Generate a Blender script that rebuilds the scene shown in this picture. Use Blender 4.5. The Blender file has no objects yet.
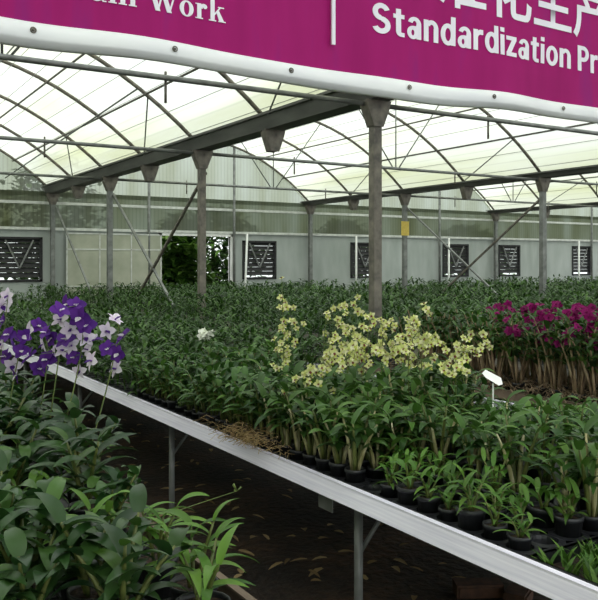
import bpy, math, random
from math import sin, cos, pi, sqrt, radians, atan2
from mathutils import Vector, Matrix

R = random.Random(11)
C = bpy.context.scene.collection
SC = bpy.context.scene

# ------------------------------------------------------------------ frame of the place
# x runs across the bays, y along the benches, z up.  The photographer stands at (0,0).
EYE = 1.55
FPX = 798.0
HOR = 263.0
TH = math.atan(489.0 / FPX)
CT, ST = cos(TH), sin(TH)


def at(x, y, Z):
    """world point seen at a pixel, Z metres deep"""
    X = (x - 299.0) / FPX * Z
    return Vector((X * CT + Z * ST, -X * ST + Z * CT, EYE + (HOR - y) / FPX * Z))


def on_h(x, y, h):
    return at(x, y, (EYE - h) * FPX / (y - HOR))


def proj(p):
    Z = p[0] * ST + p[1] * CT
    X = p[0] * CT - p[1] * ST
    return 299 + FPX * X / Z, HOR - FPX * (p[2] - EYE) / Z, Z


def srgb(r, g, b):
    def f(c):
        c /= 255.0
        return c / 12.92 if c <= 0.04045 else ((c + 0.055) / 1.055) ** 2.4
    return (f(r), f(g), f(b), 1.0)


# ------------------------------------------------------------------ materials
def new_mat(name):
    m = bpy.data.materials.new(name)
    m.use_nodes = True
    nt = m.node_tree
    nt.nodes.clear()
    out = nt.nodes.new('ShaderNodeOutputMaterial')
    return m, nt, out


def N(nt, kind, **kw):
    n = nt.nodes.new(kind)
    for k, v in kw.items():
        if k in n.inputs.keys():
            n.inputs[k].default_value = v
        else:
            setattr(n, k, v)
    return n


def ramp(nt, src, stops):
    n = nt.nodes.new('ShaderNodeValToRGB')
    el = n.color_ramp.elements
    el[0].position, el[0].color = stops[0]
    el[1].position, el[1].color = stops[-1]
    for p, c in stops[1:-1]:
        e = el.new(p)
        e.color = c
    nt.links.new(src, n.inputs['Fac'])
    return n.outputs['Color']


def coords(nt, scale=(1, 1, 1), kind='Object'):
    tc = nt.nodes.new('ShaderNodeTexCoord')
    mp = nt.nodes.new('ShaderNodeMapping')
    mp.inputs['Scale'].default_value = scale
    nt.links.new(tc.outputs[kind], mp.inputs['Vector'])
    return mp.outputs['Vector']


def noisy(name, cols, scale=8.0, rough=0.6, metal=0.0, stretch=(1, 1, 1), bump=0.0, detail=6.0, spec=0.5):
    m, nt, out = new_mat(name)
    v = coords(nt, stretch)
    no = N(nt, 'ShaderNodeTexNoise', Scale=scale, Detail=detail)
    nt.links.new(v, no.inputs['Vector'])
    k = len(cols) - 1
    col = ramp(nt, no.outputs['Fac'], [(0.3 + 0.4 * i / max(1, k), c) for i, c in enumerate(cols)] if k else [(0, cols[0]), (1, cols[0])])
    b = N(nt, 'ShaderNodeBsdfPrincipled', Roughness=rough, Metallic=metal)
    b.inputs['Specular IOR Level'].default_value = spec
    nt.links.new(col, b.inputs['Base Color'])
    if bump:
        bp = N(nt, 'ShaderNodeBump', Strength=bump, Distance=0.01)
        nt.links.new(no.outputs['Fac'], bp.inputs['Height'])
        nt.links.new(bp.outputs['Normal'], b.inputs['Normal'])
    nt.links.new(b.outputs[0], out.inputs[0])
    return m


def leafy(name, cols, rough=0.42, trans=0.25, spec=0.28, dark=1.0):
    """each leaf (mesh island) takes its own tone; a little light passes through"""
    m, nt, out = new_mat(name)
    g = nt.nodes.new('ShaderNodeNewGeometry')
    k = len(cols) - 1
    cols = [tuple(x * dark for x in c[:3]) + (1,) for c in cols]
    col = ramp(nt, g.outputs['Random Per Island'], [(i / k, c) for i, c in enumerate(cols)])
    oi = nt.nodes.new('ShaderNodeObjectInfo')
    hs = N(nt, 'ShaderNodeHueSaturation')
    mr = N(nt, 'ShaderNodeMapRange')
    mr.inputs['To Min'].default_value = 0.75
    mr.inputs['To Max'].default_value = 1.2
    nt.links.new(oi.outputs['Random'], mr.inputs['Value'])
    nt.links.new(mr.outputs[0], hs.inputs['Value'])
    nt.links.new(col, hs.inputs['Color'])
    b = N(nt, 'ShaderNodeBsdfPrincipled', Roughness=rough)
    b.inputs['Specular IOR Level'].default_value = spec
    t = nt.nodes.new('ShaderNodeBsdfTranslucent')
    mx = N(nt, 'ShaderNodeMixShader', Fac=trans)
    nt.links.new(hs.outputs[0], b.inputs['Base Color'])
    nt.links.new(hs.outputs[0], t.inputs['Color'])
    nt.links.new(b.outputs[0], mx.inputs[1])
    nt.links.new(t.outputs[0], mx.inputs[2])
    nt.links.new(mx.outputs[0], out.inputs[0])
    return m


def film(name, clean, dirty, clear, stretch, scale, lo=0.35, hi=0.7, lines=None, edge=None):
    """greenhouse plastic: part of the light passes straight, part is scattered"""
    m, nt, out = new_mat(name)
    v = coords(nt, stretch)
    no = N(nt, 'ShaderNodeTexNoise', Scale=scale, Detail=5.0)
    nt.links.new(v, no.inputs['Vector'])
    fac = no.outputs['Fac']
    if edge:   # algae gathers along the eaves: object x runs from -1 to 1 over the bay
        tc = nt.nodes.new('ShaderNodeTexCoord')
        sx = nt.nodes.new('ShaderNodeSeparateXYZ')
        nt.links.new(tc.outputs['Object'], sx.inputs[0])
        ab = N(nt, 'ShaderNodeMath', operation='ABSOLUTE')
        nt.links.new(sx.outputs['X'], ab.inputs[0])
        mr = N(nt, 'ShaderNodeMapRange')
        mr.inputs['From Min'].default_value = edge[0]
        mr.inputs['From Max'].default_value = edge[1]
        mr.inputs['To Max'].default_value = 0.3
        nt.links.new(ab.outputs[0], mr.inputs['Value'])
        ad = N(nt, 'ShaderNodeMath', operation='ADD')
        nt.links.new(fac, ad.inputs[0])
        nt.links.new(mr.outputs[0], ad.inputs[1])
        fac = ad.outputs[0]
    col = ramp(nt, fac, [(lo, clean), (hi, dirty)])
    if lines:
        tc = nt.nodes.new('ShaderNodeTexCoord')
        w = N(nt, 'ShaderNodeTexWave', Scale=lines[0])
        w.bands_direction = lines[2]
        nt.links.new(tc.outputs['Object'], w.inputs['Vector'])
        cr = ramp(nt, w.outputs['Fac'], [(0.0, (lines[1],) * 3 + (1,)), (lines[3], (1, 1, 1, 1))])
        mm = N(nt, 'ShaderNodeMix', data_type='RGBA', blend_type='MULTIPLY')
        mm.inputs['Factor'].default_value = 1.0
        nt.links.new(col, mm.inputs['A'])
        nt.links.new(cr, mm.inputs['B'])
        col = mm.outputs['Result']
    tr = nt.nodes.new('ShaderNodeBsdfTransparent')
    tl = nt.nodes.new('ShaderNodeBsdfTranslucent')
    df = nt.nodes.new('ShaderNodeBsdfDiffuse')
    m1 = N(nt, 'ShaderNodeMixShader', Fac=0.3)
    m2 = N(nt, 'ShaderNodeMixShader', Fac=clear)
    for n in (tr, tl, df):
        nt.links.new(col, n.inputs['Color'])
    nt.links.new(tl.outputs[0], m1.inputs[1])
    nt.links.new(df.outputs[0], m1.inputs[2])
    nt.links.new(m1.outputs[0], m2.inputs[1])
    nt.links.new(tr.outputs[0], m2.inputs[2])
    nt.links.new(m2.outputs[0], out.inputs[0])
    return m


M = {}
M['steel'] = noisy('galvanised_steel', [srgb(104, 106, 104), srgb(140, 142, 140)], 9, 0.5, 0.35)
M['steel_dark'] = noisy('weathered_steel', [srgb(84, 80, 75), srgb(112, 106, 98), srgb(132, 125, 114)], 12, 0.6, 0.1)
M['gutter'] = noisy('gutter_steel', [srgb(74, 74, 72), srgb(106, 106, 102)], 6, 0.6, 0.2, (1, .2, 1))
M['rail'] = noisy('pale_aluminium', [srgb(222, 218, 236), srgb(246, 242, 255)], 40, 0.75, 0.0, (1, .08, 4))
M['wall_rail'] = noisy('pale_steel_rail', [srgb(190, 192, 188), srgb(220, 222, 218)], 10, 0.5, 0.1)
M['plastic'] = noisy('black_plastic', [srgb(26, 27, 30), srgb(40, 41, 45)], 25, 0.42)
M['bark'] = noisy('potting_bark', [srgb(20, 15, 12), srgb(52, 38, 28), srgb(84, 64, 46)], 90, 0.9, bump=0.6)
M['leaf'] = leafy('orchid_leaf', [srgb(38, 64, 26), srgb(56, 92, 36), srgb(84, 122, 50), srgb(48, 82, 38), srgb(104, 140, 58)], dark=.95)
M['leaf_young'] = leafy('young_leaf', [srgb(74, 118, 44), srgb(96, 142, 56), srgb(120, 160, 66), srgb(64, 104, 44)], trans=0.3, dark=.72)
M['leaf_broad'] = leafy('broad_leaf', [srgb(38, 74, 36), srgb(58, 98, 48), srgb(84, 126, 62), srgb(46, 84, 46), srgb(92, 134, 50)], rough=0.36, dark=.62, spec=.36)
M['leaf_far'] = leafy('distant_leaf', [srgb(36, 60, 26), srgb(60, 94, 40), srgb(88, 124, 54)], dark=.95)
M['cane'] = noisy('green_cane', [srgb(70, 84, 38), srgb(108, 112, 58)], 40, 0.5, stretch=(1, 1, .3))
M['cane_pale'] = noisy('pale_cane', [srgb(112, 112, 60), srgb(168, 160, 118), srgb(206, 198, 168)], 40, 0.6, stretch=(1, 1, .25))
M['cane_dry'] = noisy('dry_cane', [srgb(84, 66, 46), srgb(138, 116, 88), srgb(176, 158, 130)], 50, 0.7, stretch=(1, 1, .25))
M['spike'] = noisy('flower_stalk', [srgb(78, 96, 44), srgb(108, 124, 58)], 30, 0.5)
M['violet'] = leafy('violet_petal', [srgb(74, 34, 124), srgb(98, 46, 148), srgb(122, 70, 170)], rough=0.6, trans=0.3, spec=0.2)
M['lilac'] = leafy('lilac_white_petal', [srgb(244, 238, 246), srgb(226, 210, 234), srgb(250, 246, 250)], rough=0.6, trans=0.3, spec=0.2)
M['yellow'] = leafy('pale_yellow_petal', [srgb(236, 234, 168), srgb(248, 246, 212), srgb(206, 216, 104), srgb(244, 240, 190)], rough=0.6, trans=0.3, spec=0.2)
M['maroon'] = leafy('maroon_lip', [srgb(120, 66, 62), srgb(150, 96, 76)], rough=0.6, trans=0.2, spec=0.2)
M['magenta'] = leafy('magenta_petal', [srgb(112, 10, 76), srgb(148, 22, 106), srgb(86, 8, 54)], rough=0.6, trans=0.3, spec=0.2)
M['white'] = leafy('white_petal', [srgb(236, 240, 226), srgb(246, 246, 240)], rough=0.6, trans=0.3, spec=0.2)
M['soil'] = None
M['straw'] = leafy('dry_root', [srgb(150, 124, 84), srgb(192, 168, 122), srgb(116, 92, 62)], rough=0.8, trans=0.05)
M['wood'] = noisy('brown_board', [srgb(74, 62, 50), srgb(108, 92, 76)], 12, 0.8, stretch=(1, .15, 1))
M['panel'] = noisy('white_wall_panel', [srgb(156, 164, 160), srgb(182, 188, 186)], 3, 0.6, stretch=(1, 1, .3))
M['cream'] = noisy('cream_panel', [srgb(158, 162, 144), srgb(182, 184, 168)], 3, 0.6)
M['dark'] = noisy('dark_vent', [srgb(22, 22, 24), srgb(40, 40, 42)], 10, 0.6)
M['white_paint'] = noisy('white_paint', [srgb(236, 237, 235), srgb(248, 248, 246)], 6, 0.5)
M['trap'] = noisy('yellow_card', [srgb(206, 176, 70), srgb(222, 196, 96)], 20, 0.5)
M['letter'] = noisy('white_print', [srgb(228, 222, 236), srgb(238, 234, 244)], 8, 0.55)
M['hem'] = noisy('white_hem', [srgb(228, 228, 234), srgb(244, 244, 246)], 6, 0.5, stretch=(.6, 1, 3))
M['brick'] = noisy('dirty_brick', [srgb(58, 40, 30), srgb(92, 62, 46)], 18, 0.9, bump=0.5)
M['trunk'] = noisy('tree_bark', [srgb(60, 50, 40), srgb(92, 80, 66)], 14, 0.9)

# floor: damp dark earth
m, nt, out = new_mat('damp_earth')
v = coords(nt)
n1 = N(nt, 'ShaderNodeTexNoise', Scale=1.6, Detail=8.0)
n2 = N(nt, 'ShaderNodeTexNoise', Scale=22.0, Detail=6.0)
nt.links.new(v, n1.inputs['Vector'])
nt.links.new(v, n2.inputs['Vector'])
c1 = ramp(nt, n1.outputs['Fac'], [(0.35, srgb(34, 25, 18)), (0.52, srgb(60, 45, 33)), (0.7, srgb(92, 68, 48))])
c2 = ramp(nt, n2.outputs['Fac'], [(0.35, (.45, .45, .45, 1)), (0.7, (1.25, 1.2, 1.1, 1))])
mm = N(nt, 'ShaderNodeMix', data_type='RGBA', blend_type='MULTIPLY')
mm.inputs['Factor'].default_value = 1.0
nt.links.new(c1, mm.inputs['A'])
nt.links.new(c2, mm.inputs['B'])
b = N(nt, 'ShaderNodeBsdfPrincipled', Roughness=0.75)
bp = N(nt, 'ShaderNodeBump', Strength=0.9, Distance=0.03)
nt.links.new(n2.outputs['Fac'], bp.inputs['Height'])
nt.links.new(bp.outputs['Normal'], b.inputs['Normal'])
nt.links.new(mm.outputs['Result'], b.inputs['Base Color'])
nt.links.new(b.outputs[0], out.inputs[0])
M['soil'] = m

M['roof'] = film('roof_film', srgb(228, 234, 236), srgb(196, 202, 166), 0.14, (1, .12, 1), 1.4, 0.42, 1.0,
                 lines=(2.2, 0.9, 'X', 0.1), edge=(0.4, 3.7))
M['wall_film'] = film('wall_film', srgb(172, 178, 168), srgb(140, 144, 120), 0.58, (1.6, 1, .3), 1.1, 0.36, 0.74,
                      lines=(3.4, 0.84, 'X', 0.3))
M['side_film'] = film('side_wall_film', srgb(214, 222, 206), srgb(160, 172, 120), 0.45, (1, 1.5, .2), 1.3)

# banner cloth: printed magenta with a purplish blotch
m, nt, out = new_mat('magenta_banner')
v = coords(nt, (3.0, 1, .5))
n1 = N(nt, 'ShaderNodeTexNoise', Scale=2.5, Detail=5.0)
nt.links.new(v, n1.inputs['Vector'])
col = ramp(nt, n1.outputs['Fac'], [(0.3, srgb(150, 18, 100)), (0.55, srgb(164, 24, 110)), (0.72, srgb(138, 34, 120))])
b = N(nt, 'ShaderNodeBsdfPrincipled', Roughness=0.6)
b.inputs['Specular IOR Level'].default_value = .15
t = nt.nodes.new('ShaderNodeBsdfTranslucent')
mx = N(nt, 'ShaderNodeMixShader', Fac=0.18)
nt.links.new(col, b.inputs['Base Color'])
nt.links.new(col, t.inputs['Color'])
nt.links.new(b.outputs[0], mx.inputs[1])
nt.links.new(t.outputs[0], mx.inputs[2])
nt.links.new(mx.outputs[0], out.inputs[0])
M['banner'] = m


# ------------------------------------------------------------------ mesh helpers
class MB:
    def __init__(self):
        self.v, self.f, self.mi = [], [], []

    def add(self, verts, faces, mi=0, mat=None):
        o = len(self.v)
        self.v.extend([tuple(mat @ Vector(p)) for p in verts] if mat is not None else [tuple(p) for p in verts])
        self.f.extend([tuple(i + o for i in f) for f in faces])
        self.mi.extend([mi] * len(faces))
        return self

    def box(self, a, b, mi=0):
        (x0, y0, z0), (x1, y1, z1) = a, b
        vs = [(x0, y0, z0), (x1, y0, z0), (x1, y1, z0), (x0, y1, z0), (x0, y0, z1), (x1, y0, z1), (x1, y1, z1), (x0, y1, z1)]
        return self.add(vs, [(0, 3, 2, 1), (4, 5, 6, 7), (0, 1, 5, 4), (1, 2, 6, 5), (2, 3, 7, 6), (3, 0, 4, 7)], mi)

    def bar(self, p, q, w, h=None, mi=0):
        """square bar between two points"""
        h = h or w
        p, q = Vector(p), Vector(q)
        d = (q - p).normalized()
        s = d.cross(Vector((0, 0, 1)))
        if s.length < 1e-4:
            s = Vector((1, 0, 0))
        s.normalize()
        t = s.cross(d)
        vs = []
        for e in (p, q):
            for a, c in ((-1, -1), (1, -1), (1, 1), (-1, 1)):
                vs.append(e + s * (a * w / 2) + t * (c * h / 2))
        return self.add(vs, [(0, 1, 2, 3), (7, 6, 5, 4), (0, 4, 5, 1), (1, 5, 6, 2), (2, 6, 7, 3), (3, 7, 4, 0)], mi)

    def tube(self, pts, rad, n=6, mi=0, cap=True):
        pts = [Vector(p) for p in pts]
        rs = rad if isinstance(rad, (list, tuple)) else [rad] * len(pts)
        vs, fs = [], []
        ref = None
        for i, p in enumerate(pts):
            d = (pts[min(i + 1, len(pts) - 1)] - pts[max(i - 1, 0)]).normalized()
            if ref is None:
                ref = Vector((1, 0, 0)) if abs(d.x) < 0.8 else Vector((0, 1, 0))
            s = (ref - d * ref.dot(d)).normalized()
            ref = s
            t = d.cross(s)
            for k in range(n):
                a = 2 * pi * k / n
                vs.append(p + (s * cos(a) + t * sin(a)) * rs[i])
        for i in range(len(pts) - 1):
            for k in range(n):
                a, b2 = i * n + k, i * n + (k + 1) % n
                fs.append((a, b2, b2 + n, a + n))
        if cap:
            fs.append(tuple(range(n))[::-1])
            fs.append(tuple(range((len(pts) - 1) * n, len(pts) * n)))
        return self.add(vs, fs, mi)

    def lathe(self, prof, n=16, mi=0, at=(0, 0, 0)):
        vs, fs = [], []
        for r, z in prof:
            for k in range(n):
                a = 2 * pi * k / n
                vs.append((at[0] + r * cos(a), at[1] + r * sin(a), at[2] + z))
        for i in range(len(prof) - 1):
            for k in range(n):
                a, b2 = i * n + k, i * n + (k + 1) % n
                fs.append((a, b2, b2 + n, a + n))
        return self.add(vs, fs, mi)

    def disc(self, r, z, n=16, mi=0, at=(0, 0)):
        return self.add([(at[0] + r * cos(2 * pi * k / n), at[1] + r * sin(2 * pi * k / n), z) for k in range(n)], [tuple(range(n))], mi)

    def leaf(self, base, az, el, length, width, droop=1.2, seg=7, fold=0.28, mi=0, twist=0.0, blunt=0.75):
        """arching strap leaf with a channelled midrib, from its base outwards"""
        p = Vector(base)
        hx, hy = cos(az), sin(az)
        side = Vector((-hy, hx, 0))
        vs, fs = [], []
        step = length / seg
        for i in range(seg + 1):
            t = i / seg
            e = el - droop * t
            d = Vector((hx * cos(e), hy * cos(e), sin(e)))
            up = Vector((-hx * sin(e), -hy * sin(e), cos(e)))
            tw = twist * t
            s2 = side * cos(tw) + up * sin(tw)
            u2 = up * cos(tw) - side * sin(tw)
            w = width * 0.5 * max(0.04, (sin(pi * min(1, (0.08 + 0.92 * t)) ** blunt)) ** 0.8 if t < 1 else 0.04)
            vs += [p - s2 * w + u2 * (w * fold), p, p + s2 * w + u2 * (w * fold)]
            p = p + d * step
        for i in range(seg):
            a = 3 * i
            fs += [(a, a + 1, a + 4, a + 3), (a + 1, a + 2, a + 5, a + 4)]
        return self.add(vs, fs, mi)

    def mesh(self, name, mats, smooth=True):
        me = bpy.data.meshes.new(name)
        me.from_pydata(self.v, [], self.f)
        for mt in mats if isinstance(mats, (list, tuple)) else [mats]:
            me.materials.append(mt)
        me.polygons.foreach_set('material_index', self.mi)
        if smooth:
            me.polygons.foreach_set('use_smooth', [True] * len(me.polygons))
        me.update()
        return me

    def build(self, name, mats, parent=None, smooth=False, loc=(0, 0, 0)):
        return link(name, self.mesh(name, mats, smooth), parent, loc)


def link(name, me, parent=None, loc=(0, 0, 0), rz=0.0, sc=1.0):
    o = bpy.data.objects.new(name, me)
    C.objects.link(o)
    o.location = loc
    o.rotation_euler = (0, 0, rz)
    o.scale = (sc, sc, sc)
    if parent is not None:
        o.parent = parent
    return o


def tag(o, label, cat, group=None, kind=None):
    o['label'] = label
    o['category'] = cat
    if group:
        o['group'] = group
    if kind:
        o['kind'] = kind
    return o


def thing(name, label, cat, loc=(0, 0, 0), rz=0.0, group=None, sc=1.0, kind=None):
    return tag(link(name, None, None, loc, rz, sc), label, cat, group, kind)


def struct(o, label=None, cat=None, group=None):
    o['kind'] = 'structure'
    if label:
        tag(o, label, cat, group)
    return o


ORD = ['first', 'second', 'third', 'fourth', 'fifth', 'sixth', 'seventh', 'eighth', 'ninth', 'tenth', 'eleventh', 'twelfth',
       'thirteenth', 'fourteenth', 'fifteenth', 'sixteenth', 'seventeenth', 'eighteenth', 'nineteenth', 'twentieth']


def nth(i):
    if i < 20:
        return ORD[i]
    tens = ['twenty', 'thirty', 'forty', 'fifty'][(i + 1) // 10 - 2]
    return tens + '-' + ORD[(i + 1) % 10 - 1] if (i + 1) % 10 else {'twenty': 'twentieth', 'thirty': 'thirtieth', 'forty': 'fortieth', 'fifty': 'fiftieth'}[tens]


# ------------------------------------------------------------------ the greenhouse shell
U = [-9.1, -2.23, 4.65, 11.5, 18.4, 25.3]           # gutter lines
GH = EYE + 1.56                                      # underside of the gutters
RISE = 1.5
VA = [-1.82 + 2 * k for k in range(11)]              # arches
VC = [-1.82 + 4 * k for k in range(6)]               # columns
VE = 18.3                                            # end wall


def arch_z(d, half):
    t = min(1.0, abs(d) / half)
    return GH + 0.04 + RISE * (1 - t ** 2.15)


mb = MB()
mb.add([(-14, -6, 0), (34, -6, 0), (34, 40, 0), (-14, 40, 0)], [(0, 1, 2, 3)])
struct(mb.build('floor', M['soil']))

for i in range(5):
    cu, half = (U[i] + U[i + 1]) / 2, (U[i + 1] - U[i]) / 2
    mb = MB()
    k = 24
    vs = []
    for j in range(k + 1):
        d = -half + 2 * half * j / k
        vs += [(d, -4.0, arch_z(d, half) + 0.045), (d, VE + .1, arch_z(d, half) + 0.045)]
    mb.add(vs, [(2 * j, 2 * j + 2, 2 * j + 3, 2 * j + 1) for j in range(k)])
    o = mb.build('ceiling', M['roof'], smooth=True, loc=(cu, 0, 0))
    struct(o)
    # gable of the end wall in this bay
    mb = MB()
    vs = []
    for j in range(k + 1):
        d = -half + 2 * half * j / k
        vs += [(d, 0, GH - 0.05), (d, 0, arch_z(d, half) + 0.04)]
    mb.add(vs, [(2 * j, 2 * j + 2, 2 * j + 3, 2 * j + 1) for j in range(k)])
    struct(mb.build('wall_gable', M['wall_film'], loc=(cu, VE + .02, 0)))

BAYN = ['outermost bay', 'bay over the photographer', 'bay behind the first gutter', 'bay behind the second gutter', 'farthest bay']
GUTN = {1: 'gutter behind the photographer', 2: 'nearest gutter', 3: 'second gutter', 4: 'third gutter', 5: 'farthest gutter', 0: 'outer gutter'}
# gutters: a folded channel
for i in range(1, 6):
    mb = MB()
    pr = [(-.17, .16), (-.155, .17), (-.10, .02), (.10, .02), (.155, .17), (.17, .16), (.115, 0.0), (-.115, 0.0)]
    if i > 2:
        pr = [(x, z * .48) for x, z in pr]
    vs = []
    for y in (-4.0, VE + .1):
        vs += [(x, y, z + GH) for x, z in pr]
    n = len(pr)
    mb.add(vs, [(a, (a + 1) % n, (a + 1) % n + n, a + n) for a in range(n)] + [tuple(range(n))[::-1], tuple(range(n, 2 * n))])
    lz = GH + (.15 if i < 3 else .07)
    mb.box((-.20, -4, lz), (-.16, VE + .1, lz + .03))
    mb.box((.16, -4, lz), (.20, VE + .1, lz + .03))
    g = struct(mb.build('gutter', M['gutter'], loc=(U[i], 0, 0)), 'long grey steel rain gutter, the %s across the roof' % GUTN[i], 'gutter')


def bracket(mb, column):
    """two pressed cheek plates flaring out under the gutter"""
    w = 0.13 if column else 0.12
    for s in (-1, 1):
        y = s * 0.055
        pts = [(-w - .02, GH + .005), (w + .02, GH + .005), (w, GH - .07), (.055, GH - .25), (-.055, GH - .25), (-w, GH - .07)]
        vs = [(x, y - .006, z) for x, z in pts] + [(x, y + .006, z) for x, z in pts]
        n = 6
        mb.add(vs, [tuple(range(n)), tuple(range(n, 2 * n))[::-1]] + [(a, a + n, (a + 1) % n + n, (a + 1) % n) for a in range(n)])
    mb.box((-.05, -.05, GH - .24), (.05, .05, GH - .2))
    mb.box((-w, -.06, GH - .03), (w, .06, GH + .0))
    for s in (-1, 1):
        mb.bar((s * .05, 0, GH - .24), (s * (w + .01), 0, GH - .02), .10, .02)
    return mb


CN = {2.18: 'beside the banner', 6.18: 'nearest in view', 10.18: 'second along', 14.18: 'third along', 18.18: 'against the end wall', -1.82: 'behind the photographer'}
br_mesh = bracket(MB(), False).mesh('bracket', M['steel_dark'], False)
for i in (1, 2, 3, 4, 5):
    for y in VA:
        y = round(y, 2)
        if i in (1, 5) and y > 7:
            pass
        if y in CN:
            t = thing('column', 'grey steel column under the %s, %s' % (GUTN[i], CN[y]), 'column', (U[i], y, 0), kind='structure')
            mb = MB()
            mb.box((-.045, -.045, .06), (.045, .045, GH - .2))
            s = mb.build('shaft', M['steel_dark'] if i == 2 and y < 11 else M['steel'], t)
            bracket(MB(), True).build('bracket', M['steel_dark'], t)
            MB().box((-.1, -.1, 0), (.1, .1, .06)).build('foot_plate', M['steel'], t)
        else:
            struct(link('gutter_bracket', br_mesh, None, (U[i], y, 0)), 'cup shaped steel bracket below the %s, %s from the banner end' % (GUTN[i], nth(int((y + 3.82) / 4) - 1) if y > 3 else 'one'), 'bracket')

# arches, ties and struts
for i in range(1, 5):
    cu, half = (U[i] + U[i + 1]) / 2, (U[i + 1] - U[i]) / 2
    pts = []
    for j in range(25):
        d = -half + .06 + (2 * half - .12) * j / 24
        pts.append((d, 0, arch_z(d, half)))
    am = MB().tube(pts, 0.028, 7).mesh('roof_arch', M['steel_dark'], True)
    for q, y in enumerate(VA):
        struct(link('roof_arch', am, None, (cu, y, 0)), 'curved steel roof tube, %s in the %s' % (nth(q), BAYN[i]), 'arch')
    zt = GH - .035
    tm = MB().tube([(-half + .05, 0, zt), (half - .05, 0, zt)], 0.025, 7).mesh('tie_bar', M['steel'], True)
    hm = MB().tube([(0, 0, zt), (0, 0, arch_z(0, half))], 0.011, 5).mesh('hanger', M['steel'], True)
    for q, y in enumerate(VC[1:5]):
        y = round(y, 2)
        t = struct(link('tie_bar', tm, None, (cu, y, 0)), 'horizontal steel tie across the %s, %s' % (BAYN[i], CN[y]), 'tie bar')
        link('hanger', hm, t)
        for s in (-1, 1):
            MB().tube([(s * .05, 0, zt), (s * 1.15, 0, arch_z(1.15, half))], 0.011, 5).build('strut', M['steel'], t, True)
        if y > 3:   # short drop pipes clamped to the tie
            for d in (-1.9, 1.3):
                MB().tube([(d, .03, zt + .06), (d, .03, zt - .2)], 0.012, 5).build('drop_pipe', M['steel_dark'], t, True)
    for d, nm in ((-2.6, 'low'), (-1.8, 'middle'), (1.8, 'middle'), (2.6, 'low'), (0, 'ridge')):
        o = MB().tube([(0, -3.9, 0), (0, VE - .02, 0)], 0.016, 5).build('purlin', M['steel_dark'], None, True, (cu + d, 0, arch_z(d, half) - .032))
        struct(o, 'long thin %s purlin pipe along the %s%s' % (nm, BAYN[i], '' if d == 0 else (', gutter behind' if d > 0 else ', gutter in front')), 'purlin')
    # wind braces running from an arch down to the next gutter bracket
    for y in (2.18, 6.18, 10.18, 14.18):
        o = MB().tube([(cu + 2.65, y, arch_z(2.65, half) - .03), (cu + half - .1, y + 2, GH + .1)], 0.011, 5).build('wind_brace', M['steel'], None, True)
        struct(o, 'thin slanting brace in the %s starting from the column %s' % (BAYN[i], CN[y]), 'brace')
    # roof wires
    wv = MB()
    for q in range(-10, 11):
        d = q * 0.32
        if abs(d) < half - .1:
            wv.tube([(d, -3.9, arch_z(d, half) - .055), (d, VE - .05, arch_z(d, half) - .055)], 0.005, 3)
    o = wv.build('shade_wires', M['steel'], None, True, (cu, 0, 0))
    tag(o, 'fine parallel wires stretched under the roof of the %s' % BAYN[i], 'wire', None, 'stuff')
o = MB().tube([(3.71, 10.18, arch_z(2.5, 3.44) - .03), (3.62, 18.15, EYE + 1.85)], 0.013, 5).build('wind_brace', M['steel'], None, True)
struct(o, 'long slanting brace across the roof tubes left of the nearest gutter', 'brace')

# crossed braces in the gutter lines
for i in (2, 3):
    for (ya, yb, nm, mt) in ((10.18, 14.18, 'falling towards the end wall', 'steel_dark'), (14.18, 10.18, 'falling towards the banner', 'steel'),
                             (18.12, 14.28, 'rising to the end wall', 'steel')):
        if i == 3 and ya == 18.12:
            continue
        o = MB().bar((U[i] + .06, ya, GH - .3), (U[i] + .06, yb, .12), .04, .03).build('diagonal_brace', M[mt])
        struct(o, 'diagonal steel brace between columns below the %s, %s' % (GUTN[i], nm), 'brace')

# end wall ----------------------------------------------------------
Z1, Z2 = EYE + .77, EYE + 1.35
UL, UR = -9.1, 32.2
mb = MB()
mb.box((UL, VE, Z1), (UR, VE + .012, GH + .05))
struct(mb.build('wall_upper', M['wall_film']))
wins = [(3.45, 4.45), (9.5, 10.5), (12.9, 13.9), (16.3, 17.35), (18.64, 19.6), (22.1, 23.05)]
OPEN = (7.28, 9.15)
ZW = EYE + .58
edges = sorted(wins + [OPEN])
mb = MB()
x = UL
for a, c in edges:
    mb.box((x, VE, 0), (a, VE + .06, Z1 - .02))
    top = Z1 - .06 if (a, c) == OPEN else ZW
    mb.box((a, VE, top), (c, VE + .06, Z1 - .02))
    if (a, c) != OPEN:
        mb.box((a, VE, 0), (c, VE + .06, ZW - 1.0))
    x = c
mb.box((x, VE, 0), (UR, VE + .06, Z1 - .02))
struct(mb.build('wall_far', M['panel']))
for z, nm in ((Z1, 'lower'), (Z2, 'upper')):
    struct(MB().box((UL, VE - .07, z - .03), (UR, VE - .01, z + .03)).build('trim_1' if nm == 'lower' else 'trim_2', M['wall_rail']),
           'pale %s rail along the far wall' % nm, 'rail')
for i in range(1, 5):
    half = (U[i + 1] - U[i]) / 2
    for j in (1, 2):
        xx = U[i] + (U[i + 1] - U[i]) * j / 3
        o = MB().tube([(xx, VE - .1, 0), (xx, VE - .1, arch_z(xx - U[i] - half, half))], .035, 8).build('gable_post', M['steel'], None, True)
        struct(o, 'thin steel post on the far wall, %s post of the %s' % (nth(j - 1), BAYN[i]), 'post')
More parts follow.
